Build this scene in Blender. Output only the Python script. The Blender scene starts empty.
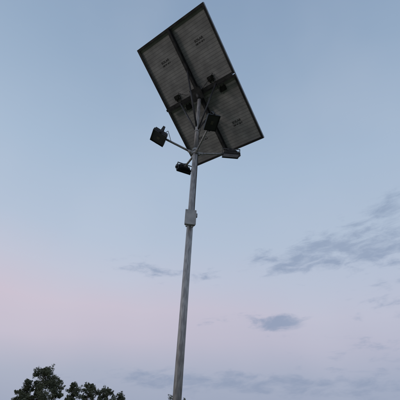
import bpy, bmesh, math, random
from mathutils import Matrix, Vector, noise
D=bpy.data; S=bpy.context.scene; rad=math.radians
S.view_settings.view_transform='Standard'; S.view_settings.look='None'; S.view_settings.exposure=0
EYE=1.6
# ---------------- helpers
def link(o,parent=None):
    bpy.context.collection.objects.link(o)
    if parent: o.parent=parent
    return o
def empty(name,loc=(0,0,0)):
    o=D.objects.new(name,None); o.location=loc; o.empty_display_size=.3; return link(o)
class MB:
    def __init__(s): s.bm=bmesh.new()
    def box(s,c,size,M=None,bev=0):
        t=bmesh.new(); bmesh.ops.create_cube(t,size=1)
        for v in t.verts: v.co=Vector((v.co.x*size[0],v.co.y*size[1],v.co.z*size[2]))
        if bev: bmesh.ops.bevel(t,geom=t.edges[:],offset=bev,segments=2,affect='EDGES')
        T=Matrix.Translation(Vector(c))
        if M: T=T@M.to_4x4()
        t.transform(T); me=D.meshes.new('t'); t.to_mesh(me); s.bm.from_mesh(me); D.meshes.remove(me); t.free()
    def cyl(s,a,b,r1,r2=None,n=16,smooth=True):
        a=Vector(a);b=Vector(b); r2=r1 if r2 is None else r2
        d=b-a; t=bmesh.new()
        bmesh.ops.create_cone(t,cap_ends=True,segments=n,radius1=r1,radius2=r2,depth=d.length)
        q=Vector((0,0,1)).rotation_difference(d.normalized())
        t.transform(Matrix.Translation((a+b)/2)@q.to_matrix().to_4x4())
        for f in t.faces: f.smooth = smooth and len(f.verts)==4
        me=D.meshes.new('t'); t.to_mesh(me); s.bm.from_mesh(me); D.meshes.remove(me); t.free()
    def tube(s,pts,r,n=8):
        for i in range(len(pts)-1): s.cyl(pts[i],pts[i+1],r,n=n)
    def obj(s,name,mat,parent=None,mw=None):
        me=D.meshes.new(name); s.bm.to_mesh(me); s.bm.free()
        for m in (mat if isinstance(mat,list) else [mat]): me.materials.append(m)
        o=D.objects.new(name,me); link(o,parent)
        if mw is not None: o.matrix_local=mw
        return o
class NT:
    def __init__(s,t): s.t=t; t.nodes.clear()
    def n(s,ty,**k):
        x=s.t.nodes.new(ty)
        for a,b in k.items(): setattr(x,a,b)
        return x
    def l(s,a,b): s.t.links.new(a,b)
    def m(s,op,a,b=None,c=None,clamp=False):
        x=s.n('ShaderNodeMath',operation=op,use_clamp=clamp)
        for i,v in enumerate((a,b,c)):
            if v is None: continue
            if isinstance(v,(int,float)): x.inputs[i].default_value=v
            else: s.l(v,x.inputs[i])
        return x.outputs[0]
    def ramp(s,fac,stops,interp='EASE'):
        r=s.n('ShaderNodeValToRGB'); r.color_ramp.interpolation=interp
        e=r.color_ramp.elements
        while len(e)<len(stops): e.new(.5)
        for i,(p,c) in enumerate(stops): e[i].position=p; e[i].color=(*c,1) if len(c)==3 else c
        s.l(fac,r.inputs[0]); return r.outputs[0]
    def mix(s,f,a,b,mode='MIX'):
        x=s.n('ShaderNodeMix',data_type='RGBA',blend_type=mode)
        for i,v in ((0,f),(6,a),(7,b)):
            if isinstance(v,(int,float)): x.inputs[i].default_value=v
            elif isinstance(v,tuple): x.inputs[i].default_value=(*v,1)
            else: s.l(v,x.inputs[i])
        return x.outputs[2]
def pbr(name,c1,c2,rough=.5,metal=0,scale=8,bump=0,stretch=(1,1,1),detail=6):
    m=D.materials.new(name); m.use_nodes=True; k=NT(m.node_tree)
    o=k.n('ShaderNodeOutputMaterial'); p=k.n('ShaderNodeBsdfPrincipled'); k.l(p.outputs[0],o.inputs[0])
    tc=k.n('ShaderNodeTexCoord'); mp=k.n('ShaderNodeMapping'); mp.inputs['Scale'].default_value=stretch
    k.l(tc.outputs['Object'],mp.inputs[0])
    no=k.n('ShaderNodeTexNoise'); no.inputs['Scale'].default_value=scale; no.inputs['Detail'].default_value=detail; k.l(mp.outputs[0],no.inputs[0])
    k.l(k.ramp(no.outputs[0],[(.35,c1),(.65,c2)]),p.inputs['Base Color'])
    p.inputs['Metallic'].default_value=metal
    k.l(k.m('ADD',rough-.1,k.m('MULTIPLY',no.outputs[0],.2)),p.inputs['Roughness'])
    if bump:
        b=k.n('ShaderNodeBump'); b.inputs['Strength'].default_value=bump; b.inputs['Distance'].default_value=.02
        k.l(no.outputs[0],b.inputs['Height']); k.l(b.outputs[0],p.inputs['Normal'])
    return m
galv=pbr('galvanised_steel',(.24,.235,.235),(.41,.405,.40),.58,.35,55,.08,(1,1,.2))
dark=pbr('dark_painted_steel',(.02,.021,.024),(.05,.05,.055),.55,.2,14,.1)
frame_m=pbr('weathered_frame',(.035,.036,.04),(.07,.07,.075),.45,.4,9)
alu_m=pbr('aluminium_edge',(.10,.10,.105),(.18,.18,.185),.4,.5,9)
blackm=pbr('black_cast_aluminium',(.010,.010,.012),(.022,.022,.024),.5,.1,20,.1)
plas=pbr('black_plastic',(.01,.01,.01),(.02,.02,.02),.4,0,20)
boxm=pbr('grey_enclosure',(.28,.29,.29),(.40,.40,.39),.5,0,12,.05)
glassm=pbr('lamp_glass',(.025,.027,.03),(.045,.047,.05),.42,0,5)
ledm=pbr('led_board',(.08,.078,.06),(.12,.11,.08),.4,0,40)
cellm=pbr('silicon_cells',(.006,.008,.02),(.01,.014,.035),.1,0,5)
printm=pbr('printed_ink',(.02,.02,.023),(.06,.06,.065),.6,0,60)
conc=pbr('concrete',(.22,.21,.19),(.36,.35,.32),.9,0,6,.5)
def backsheet():
    m=D.materials.new('panel_backsheet'); m.use_nodes=True; k=NT(m.node_tree)
    o=k.n('ShaderNodeOutputMaterial'); p=k.n('ShaderNodeBsdfPrincipled'); k.l(p.outputs[0],o.inputs[0])
    tc=k.n('ShaderNodeTexCoord'); sx=k.n('ShaderNodeSeparateXYZ'); k.l(tc.outputs['Object'],sx.inputs[0])
    def line(c,per,w):
        f=k.m('FRACT',k.m('ADD',k.m('DIVIDE',c,per),100.5)); d=k.m('ABSOLUTE',k.m('SUBTRACT',f,.5))
        return k.m('LESS_THAN',d,w/per)
    g1=line(sx.outputs[1],.0525,.0055); g2=line(sx.outputs[0],.105,.003)
    g=k.m('MAXIMUM',g1,k.m('MULTIPLY',g2,.4))
    no=k.n('ShaderNodeTexNoise'); no.inputs['Scale'].default_value=5; no.inputs['Detail'].default_value=9; k.l(tc.outputs['Object'],no.inputs[0])
    oi=k.n('ShaderNodeObjectInfo')
    base=k.ramp(no.outputs[0],[(.3,(.29,.29,.305)),(.7,(.46,.46,.475))])
    base=k.mix(1.0,base,k.ramp(oi.outputs['Random'],[(0,(.86,.86,.86)),(1,(1,1,1))],'LINEAR'),'MULTIPLY')
    k.l(k.mix(k.m('MULTIPLY',g,.5),base,(.13,.13,.14)),p.inputs['Base Color'])
    p.inputs['Roughness'].default_value=.6
    return m
backm=backsheet()

# ---------------- solar street light
PX,PY=-0.106,3.61
light=empty('solar_street_light',(PX,PY,0))
HUB=EYE+3.15
M=Matrix(((0.783,-0.504,-0.365),(-0.62,-0.587,-0.52),(0.048,0.634,-0.772)))
def camR(p,r): return Matrix.Rotation(rad(90+p),3,'X')@Matrix.Rotation(rad(r),3,'Z')
PITCH,ROLL=33,3.35
A=camR(PITCH,ROLL)@camR(28,3.7).transposed()
M=A@M
sc=.65
Cc=A@Vector((-.18,6.13,6.33))*sc
Cw=Cc+Vector((0,0,EYE))-Vector((PX,PY,0))   # relative to pole base
q=M.to_quaternion(); AM=Matrix.Translation(Cw)@q.to_matrix().to_4x4()
W=2.1*sc; L=2.1*1.6*sc; gap=.012
pw=(W-gap)/2; pl=(L-gap)/2
for i,sx in enumerate((-1,1)):
    for j,sy in enumerate((-1,1)):
        c=Vector((sx*(pw+gap)/2,sy*(pl+gap)/2,0))
        PM=AM@Matrix.Translation(c)
        mb=MB(); mb.box((0,0,.004),(pw-.01,pl-.01,.006)); 
        bs=mb.obj('backsheet_%d'%(i*2+j+1),backm,light,PM)
        mb=MB(); mb.box((0,0,-.0015),(pw-.01,pl-.01,.003)); mb.obj('cell_glass_%d'%(i*2+j+1),cellm,light,PM)
        mb=MB(); fw=.026
        for s in (-1,1):
            mb.box((s*(pw/2-.003),0,.015),(.006,pl,.04))
            mb.box((s*(pw/2-.006-fw/2),0,.0335),(fw,pl-.012,.003))
            mb.box((0,s*(pl/2-.003),.015),(pw-.012,.006,.0396))
            mb.box((0,s*(pl/2-.006-fw/2),.0335),(pw-.012-2*fw,fw,.0028))
        mb.obj('panel_frame_%d'%(i*2+j+1),frame_m,light,PM)
        jy=-sy*(pl/2-.11)
        mb=MB(); jx=-sx*.0+(-.06 if j else .06)
        mb.box((jx,jy,.018),(.11,.075,.022),bev=.006)
        for s in (-1,1): mb.cyl((jx+s*.03,jy-sy*.03,.018),(jx+s*.03,jy-sy*.065,.018),.008,n=10)
        mb.cyl((jx,jy,.028),(jx,jy,.034),.03,n=20)
        mb.obj('junction_box_%d'%(i*2+j+1),plas,light,PM)
        for txt,sz,dy in (('SOLAR',.052,.0),('100 W 18 V',.034,-.046)):
            cu=D.curves.new('t','FONT'); cu.body=txt; cu.size=sz; cu.align_x='CENTER'; cu.offset=.0022
            t=D.objects.new('printed_text_%d'%(i*2+j+1),cu); cu.materials.append(printm); link(t,light)
            t.matrix_local=PM@Matrix.Translation((0.03,.14 * sy+dy,.0078))
mb=MB(); z=.036
mb.box((0,0,z+.02),(.042,L*.985,.04))
mb.box((0,.0,z+.056),(W*.97,.04,.03))
mb.obj('module_support_frame',dark,light,AM)
mb=MB()
for s in (-1,1):
    mb.box((s*(W/2+.002),0,.014),(.004,L+.008,.044))
    mb.box((0,s*(L/2+.002),.014),(W,.004,.044))
mb.obj('array_edge_trim',alu_m,light,AM)
# pole
top=Cw+AM.to_3x3()@Vector((0,0,.16))
TH=top.z
mb=MB()
mb.cyl((0,0,.02),(0,0,HUB+.05),.046,.037,n=40)
mb.obj('pole',galv,light)
mb=MB(); mb.cyl((0,0,HUB+.05),(0,0,TH-.0),.029,.029,n=28)
mb.cyl((0,0,HUB+.02),(0,0,HUB+.06),.044,.044,n=28)
mb.obj('pole_spigot',galv,light)
mb=MB(); n=AM.to_3x3()@Vector((0,0,1))
base=Vector((0,0,TH-.03)); pc=Cw+n*.10
mb.cyl(base,pc,.03,n=16)
mb.box(Cw+n*.122,(.2,.2,.012),AM.to_3x3())
ex=AM.to_3x3()@Vector((1,0,0)); ey=AM.to_3x3()@Vector((0,1,0))
for s in (-1,1):
    mb.cyl((0,0,HUB+.45),Cw+n*.06+ey*s*.40,.014,n=10)
    mb.cyl((0,0,HUB+.40),Cw+n*.10+ex*s*.36,.013,n=10)
mb.obj('mounting_bracket',dark,light)
mb=MB()
BH=3.62
for h,r in ((HUB-.02,.044),(HUB+.42,.035),(BH+.06,.046),(BH-.06,.046),(1.2,.049)): 
    mb.cyl((0,0,h-.012),(0,0,h+.012),r,n=28)
for a in (197,5,-70,113):
    d=Vector((math.cos(rad(a)),math.sin(rad(a)),0)); mb.box(d*.048+Vector((0,0,HUB-.02)),(.03,.04,.05),Matrix.Rotation(rad(a),3,'Z'),.003)
mb.obj('clamp_bands',galv,light)
mb=MB(); mb.box((0,0,.02),(.3,.3,.02),bev=.003)
for sx in (-1,1):
    for sy in (-1,1):
        mb.cyl((sx*.11,sy*.11,.03),(sx*.11,sy*.11,.075),.009,n=10); mb.cyl((sx*.11,sy*.11,.03),(sx*.11,sy*.11,.047),.018,n=6,smooth=False)
mb.obj('base_plate',galv,light)
mb=MB(); mb.box((0,0,-.12),(.6,.6,.26),bev=.02); mb.obj('concrete_footing',conc,light)
# control box
mb=MB(); fa=Vector((.12,-1,0)).normalized(); R=Matrix.Rotation(math.atan2(fa.x,-fa.y),3,'Z')
bc=Vector((0,0,BH))+R@Vector((-.010,-.08,0))
mb.box(bc,(.13,.045,.20),R,bev=.006)
mb.box(bc+R@Vector((0,-.027,0)),(.138,.009,.208),R,bev=.003)
mb.box(bc+R@Vector((0,.033,0)),(.05,.025,.15),R)
mb.box(bc+R@Vector((.076,.01,.05)),(.02,.03,.05),R,bev=.002)
for sx in (-1,1):
    for sz in (-1,1):
        a=bc+R@Vector((sx*.055,-.030,sz*.088)); mb.cyl(a,a+R@Vector((0,-.004,0)),.006,n=10)
mb.cyl(bc+R@Vector((-.04,0,-.1)),bc+R@Vector((-.04,0,-.125)),.011,n=12)
mb.cyl(bc+R@Vector((.03,0,-.1)),bc+R@Vector((.03,0,-.125)),.011,n=12)
mb.obj('control_box',boxm,light)
# cables
mb=MB()
def sag(a,b,s,k=8):
    a=Vector(a);b=Vector(b); return [a.lerp(b,i/k)-Vector((0,0,s*4*(i/k)*(1-i/k))) for i in range(k+1)]
mb.tube([Vector((.042,-.01,BH+.08)),Vector((.041,-.012,4.3)),Vector((.039,-.015,HUB)),Vector((.033,-.02,HUB+.3)),Cw+n*.06+ex*.12-ey*.12],.004)
for sx in (-1,1):
    a=Cw+n*.02+ex*sx*.35+ey*.17; b=Cw+n*.02+ex*sx*.35-ey*.17
    mb.tube(sag(a,b,.05),.004); mb.tube(sag(a,Cw+n*.08,.04),.004)
mb.obj('cables',plas,light)
# floodlights
mbA=MB(); mbB=MB(); mbG=MB(); mbL=MB()
def flood(az,ln,rise,tilt,twist=0,s=1.0,roll=0):
    d=Vector((math.cos(rad(az)),math.sin(rad(az)),0)); h0=Vector((0,0,HUB-.02))
    e=h0+d*ln+Vector((0,0,rise))
    mbA.cyl(h0+d*.03,e,.0155,n=14)
    mbA.cyl(h0+d*.03,h0+d*.11+Vector((0,0,rise*.16)),.022,n=14)
    f=(d*math.cos(rad(tilt))+Vector((0,0,-math.sin(rad(tilt))))).normalized()
    side=Vector((-d.y,d.x,0)); up=f.cross(side).normalized()
    Rm=Matrix((side,up,-f)).transposed()
    Rm=Matrix.Rotation(rad(roll),3,d)@Rm@Matrix.Rotation(rad(twist),3,'Z')
    c=e+d*.08+Vector((0,0,.0))
    P=lambda x,y,z:c+Rm@Vector((x*s,y*s,z*s))
    b=lambda m,p,sz,bev=0:m.box(P(*p),tuple(v*s for v in sz),Rm,bev)
    b(mbB,(0,0,0),(.24,.19,.03),.006)
    b(mbB,(0,0,.034),(.15,.13,.045),.008)
    for i in range(11): b(mbB,(-.1+.02*i,0,.027),(.004,.17,.028))
    for sg in (-1,1):
        b(mbB,(sg*.116,0,-.02),(.008,.19,.012)); b(mbB,(0,sg*.091,-.02),(.224,.008,.012))
        b(mbB,(sg*.128,0,.035),(.005,.03,.11)); mbB.cyl(P(sg*.12,0,0),P(sg*.14,0,0),.012*s,n=12)
    b(mbB,(0,0,.088),(.261,.03,.005))
    b(mbG,(0,0,-.0165),(.222,.172,.003)); b(mbL,(0,0,-.019),(.05,.04,.0015))
    mbB.cyl(P(0,0,.088),e-d*.02,.014,n=10)
    mbB.tube([P(.04,-.03,.045),P(.06,-.06,.11),e-d*.10-Vector((0,0,.02)),h0+d*.08-Vector((0,0,.005))],.004,n=6)
flood(197,.47,.13,70,0,1.12,-8)
flood(5,.44,.06,88,90,1.0,22)
flood(-70,.50,.08,66,90,.92,12)
flood(113,.38,.04,28,s=.95)
mbA.obj('lamp_arms',galv,light); mbB.obj('floodlights',blackm,light); mbG.obj('floodlight_glass',glassm,light); mbL.obj('floodlight_led',ledm,light)

# ---------------- ground
def gmat():
    m=D.materials.new('grass_and_soil'); m.use_nodes=True; k=NT(m.node_tree)
    o=k.n('ShaderNodeOutputMaterial'); p=k.n('ShaderNodeBsdfPrincipled'); k.l(p.outputs[0],o.inputs[0])
    tc=k.n('ShaderNodeTexCoord')
    a=k.n('ShaderNodeTexNoise'); a.inputs['Scale'].default_value=.25; a.inputs['Detail'].default_value=8; k.l(tc.outputs['Object'],a.inputs[0])
    b=k.n('ShaderNodeTexNoise'); b.inputs['Scale'].default_value=18; b.inputs['Detail'].default_value=8; k.l(tc.outputs['Object'],b.inputs[0])
    g=k.ramp(b.outputs[0],[(.3,(.03,.05,.015)),(.7,(.09,.11,.04))]); s=k.ramp(b.outputs[0],[(.3,(.12,.08,.05)),(.7,(.22,.16,.10))])
    k.l(k.mix(k.ramp(a.outputs[0],[(.48,(0,0,0)),(.6,(1,1,1))]),g,s),p.inputs['Base Color']); p.inputs['Roughness'].default_value=.95
    bp=k.n('ShaderNodeBump'); bp.inputs['Distance'].default_value=.05; k.l(b.outputs[0],bp.inputs['Height']); k.l(bp.outputs[0],p.inputs['Normal'])
    return m
bm=bmesh.new(); bmesh.ops.create_grid(bm,x_segments=60,y_segments=60,size=1500)
me=D.meshes.new('ground'); bm.to_mesh(me); bm.free(); me.materials.append(gmat()); link(D.objects.new('ground',me))

# ---------------- trees
leafm=pbr('foliage',(.045,.055,.026),(.12,.125,.065),.7,0,1.3)
barkm=pbr('bark',(.05,.04,.03),(.11,.09,.07),.9,0,10,.5)
def leaves(bm,c,r,n,rng,size):
    for _ in range(n):
        v=Vector((rng.gauss(0,1),rng.gauss(0,1),rng.gauss(0,1))).normalized()*(rng.random()**.45)
        p=c+Vector((v.x*r.x,v.y*r.y,v.z*r.z))
        a=Vector((rng.gauss(0,1),rng.gauss(0,1),rng.gauss(0,.7))).normalized(); b=a.orthogonal().normalized()
        s=size*rng.uniform(.6,1.4)
        q=[p-a*s,p+b*s*.45,p+a*s,p-b*s*.45]
        bm.faces.new([bm.verts.new(x) for x in q])
def tree(loc,h,w,seed,name='tree',nblob=26,dens=130,trunk=.14,low=.22):
    rng=random.Random(seed); root=empty(name,loc)
    mb=MB(); t0=Vector((0,0,-.1)); 
    p1=Vector((rng.uniform(-.15,.15),0,h*.35)); p2=Vector((rng.uniform(-.3,.3),rng.uniform(-.2,.2),h*.85))
    mb.cyl(t0,p1,trunk,trunk*.75,n=10); mb.cyl(p1,p2,trunk*.75,trunk*.2,n=10)
    lb=bmesh.new()
    for i in range(nblob):
        u=(i+.5)/nblob; z=h*(low+(1-low)*u**.95)
        k=(z/h-low)/(1-low)
        rr=w/2*(math.sin(math.pi*min(1,.22+k*.76))**.7)
        th=rng.uniform(0,6.283); d=rr*rng.uniform(.15,1.0)
        c=Vector((math.cos(th)*d,math.sin(th)*d,min(z+rng.uniform(-.25,.25),h*.97)))
        br=rng.uniform(.45,.95)*w/6.0
        s=p1.lerp(p2,max(0,min(1,(z-h*.45)/(h*.5))))
        mid=s.lerp(c,.5)+Vector((0,0,-.1)); mb.cyl(s,mid,trunk*.3,trunk*.18,n=6); mb.cyl(mid,c,trunk*.18,trunk*.05,n=6)
        leaves(lb,c,Vector((br*1.25,br*1.25,br*.85)),dens,rng,.11)
        for _ in range(4):
            v=Vector((rng.gauss(0,1),rng.gauss(0,1),rng.gauss(.3,.8))).normalized()*br*1.35
            leaves(lb,c+v,Vector((br*.45,)*3),dens//5,rng,.10)
            mb.cyl(c,c+v,.015,.006,n=5)
    mb.obj('trunk_and_limbs',barkm,root)
    me=D.meshes.new('crown'); lb.to_mesh(me); lb.free(); me.materials.append(leafm); link(D.objects.new('crown',me),root)
def polar(az,d): return (d*math.sin(rad(az)),d*math.cos(rad(az)),0)
tree(polar(-21.0,60),6.3,4.4,3,nblob=46)
tree(polar(-22.8,62),4.6,3.0,5,nblob=26)
tree(polar(-19.2,63),4.9,3.2,7,nblob=28)
tree(polar(-16.6,64),4.7,3.2,11,nblob=28)
tree(polar(-14.6,66),4.9,3.4,13,nblob=30)
tree(polar(-12.2,65),4.4,3.6,17,nblob=30)
tree(polar(-10.2,66),3.9,3.0,23,nblob=24)
tree(polar(-1.7,80),4.8,4.2,19,nblob=24)
tree(polar(-27.5,70),3.9,3.2,29,nblob=20)
# distant treeline all round
rng=random.Random(42); lb=bmesh.new()
for i in range(420):
    az=rng.uniform(0,360); d=rng.uniform(170,240); x,y,_=polar(az,d); hh=rng.uniform(2.0,3.0)
    if abs(((az+180)%360)-180)>60: hh*=1.6
    leaves(lb,Vector((x,y,hh*.5)),Vector((5,5,hh*.5)),90,rng,.45)
me=D.meshes.new('distant_treeline'); lb.to_mesh(me); lb.free(); me.materials.append(leafm); link(D.objects.new('distant_treeline',me))

# ---------------- sky
SUN_EL,SUN_AZ=4,250   # azimuth clockwise from +Y
w=D.worlds.new('sky'); S.world=w; w.use_nodes=True; k=NT(w.node_tree)
w.cycles.sampling_method='MANUAL'; w.cycles.sample_map_resolution=256
out=k.n('ShaderNodeOutputWorld'); bg=k.n('ShaderNodeBackground'); k.l(bg.outputs[0],out.inputs[0])
tc=k.n('ShaderNodeTexCoord'); s=k.n('ShaderNodeSeparateXYZ'); k.l(tc.outputs['Generated'],s.inputs[0])
X,Y,Z=s.outputs
el=k.m('MULTIPLY',k.m('ARCSINE',Z),180/math.pi); az=k.m('MULTIPLY',k.m('ARCTAN2',X,Y),180/math.pi)
def lin(r,g,b): return tuple((v/255/12.92 if v/255<=.04045 else ((v/255+.055)/1.055)**2.4) for v in (r,g,b))
wn=k.n('ShaderNodeTexNoise'); wn.inputs['Scale'].default_value=2.2; wn.inputs['Detail'].default_value=3; k.l(tc.outputs['Generated'],wn.inputs[0])
wob=k.m('MULTIPLY',k.m('SUBTRACT',wn.outputs[0],.5),6)
elw=k.m('ADD',el,wob)
f=k.m('DIVIDE',elw,90,clamp=True)
stops=lambda L:[(e/90,lin(*c)) for e,c in L]
left=k.ramp(f,stops([(0,(161,170,191)),(4,(172,178,197)),(9,(197,190,206)),(14,(204,194,209)),(19,(193,197,214)),(25,(180,194,214)),(37,(166,186,209)),(52,(148,170,196)),(66,(135,158,186)),(90,(122,147,176))]),'LINEAR')
right=k.ramp(f,stops([(0,(150,162,187)),(5,(160,170,193)),(10,(179,182,202)),(14,(184,188,207)),(19,(180,190,210)),(25,(176,190,210)),(37,(166,185,208)),(52,(147,169,195)),(66,(133,156,185)),(90,(121,145,176))]),'LINEAR')
side=k.m('MULTIPLY_ADD',k.m('SINE',k.m('MULTIPLY',k.m('SUBTRACT',az,5),math.pi/90)),.5,.5)
base=k.mix(side,left,right)
mp=k.n('ShaderNodeCombineXYZ'); k.l(k.m('MULTIPLY',az,.12),mp.inputs[0]); k.l(k.m('MULTIPLY',k.m('ADD',el,k.m('MULTIPLY',az,-.10)),.36),mp.inputs[1])
cn=k.n('ShaderNodeTexNoise'); cn.inputs['Scale'].default_value=1.8; cn.inputs['Detail'].default_value=8; cn.inputs['Roughness'].default_value=.62; cn.inputs['Distortion'].default_value=.3; k.l(mp.outputs[0],cn.inputs[0])
def blob(a0,e0,sa,se,amp,skew=0):
    da=k.m('MULTIPLY',k.m('SUBTRACT',az,a0),1/sa)
    ee=k.m('SUBTRACT',el,e0)
    if skew: ee=k.m('SUBTRACT',ee,k.m('MULTIPLY',k.m('SUBTRACT',az,a0),skew))
    de=k.m('MULTIPLY',ee,1/se)
    r=k.m('MULTIPLY_ADD',da,da,k.m('MULTIPLY',de,de))
    return k.m('MULTIPLY',k.m('POWER',math.e,k.m('MULTIPLY',r,-1)),amp)
bl=[blob(27,24.5,12,3.6,.38,.08),blob(37,21,11,3.2,.38),blob(37,29.5,10,3,.34,.1),blob(16,22.5,8,3,.36),blob(-10.2,20.6,6.5,1.9,.46,-.06),blob(2,20,5,1.4,.36),
    blob(14.3,12.8,3.2,1.5,.42),blob(9,13,10,1.8,.31),blob(27,9,10,1.8,.36),blob(-3,4,17,2.1,.43),blob(22,4.5,16,2.3,.40),blob(33,15,12,2.6,.33),
    blob(75,22,14,4,.3),blob(-75,18,16,3,.25)]
tot=bl[0]
for b in bl[1:]: tot=k.m('ADD',tot,b)
dens=k.m('ADD',k.m('MULTIPLY_ADD',cn.outputs[0],1.25,-.86),tot)
cm=k.ramp(dens,[(0.0,(0,0,0)),(.42,(1,1,1))],'EASE')
ccol=k.ramp(k.m('DIVIDE',el,40,clamp=True),[(0,lin(141,154,180)),(.35,lin(141,155,182)),(1,lin(144,163,188))],'LINEAR')
col=k.mix(k.m('MULTIPLY',cm,.88),base,ccol)
veil=k.ramp(wn.outputs[0],[(.45,(0,0,0)),(.75,(1,1,1))])
col=k.mix(k.m('MULTIPLY',veil,.14),col,lin(206,212,226))
sky=k.n('ShaderNodeTexSky',sky_type='NISHITA'); sky.sun_disc=False; sky.sun_elevation=rad(SUN_EL); sky.sun_rotation=rad(SUN_AZ)
add=k.mix(.004,col,sky.outputs[0],'ADD')
k.l(add,bg.inputs[0]); bg.inputs[1].default_value=1.0
su=D.lights.new('sun','SUN'); su.energy=.5; su.angle=rad(12); su.color=(1,.86,.78)
so=D.objects.new('sun',su); link(so)
sd=Vector((math.sin(rad(SUN_AZ))*math.cos(rad(SUN_EL)),math.cos(rad(SUN_AZ))*math.cos(rad(SUN_EL)),math.sin(rad(SUN_EL))))
so.rotation_euler=sd.to_track_quat('Z','Y').to_euler()
# ---------------- camera
cam=D.cameras.new('camera'); co=D.objects.new('camera',cam); link(co); S.camera=co
cam.sensor_width=36; cam.lens=29.7; cam.clip_end=5000; cam.clip_start=.05
co.matrix_world=Matrix.Translation((0,0,EYE))@camR(PITCH,ROLL).to_4x4()
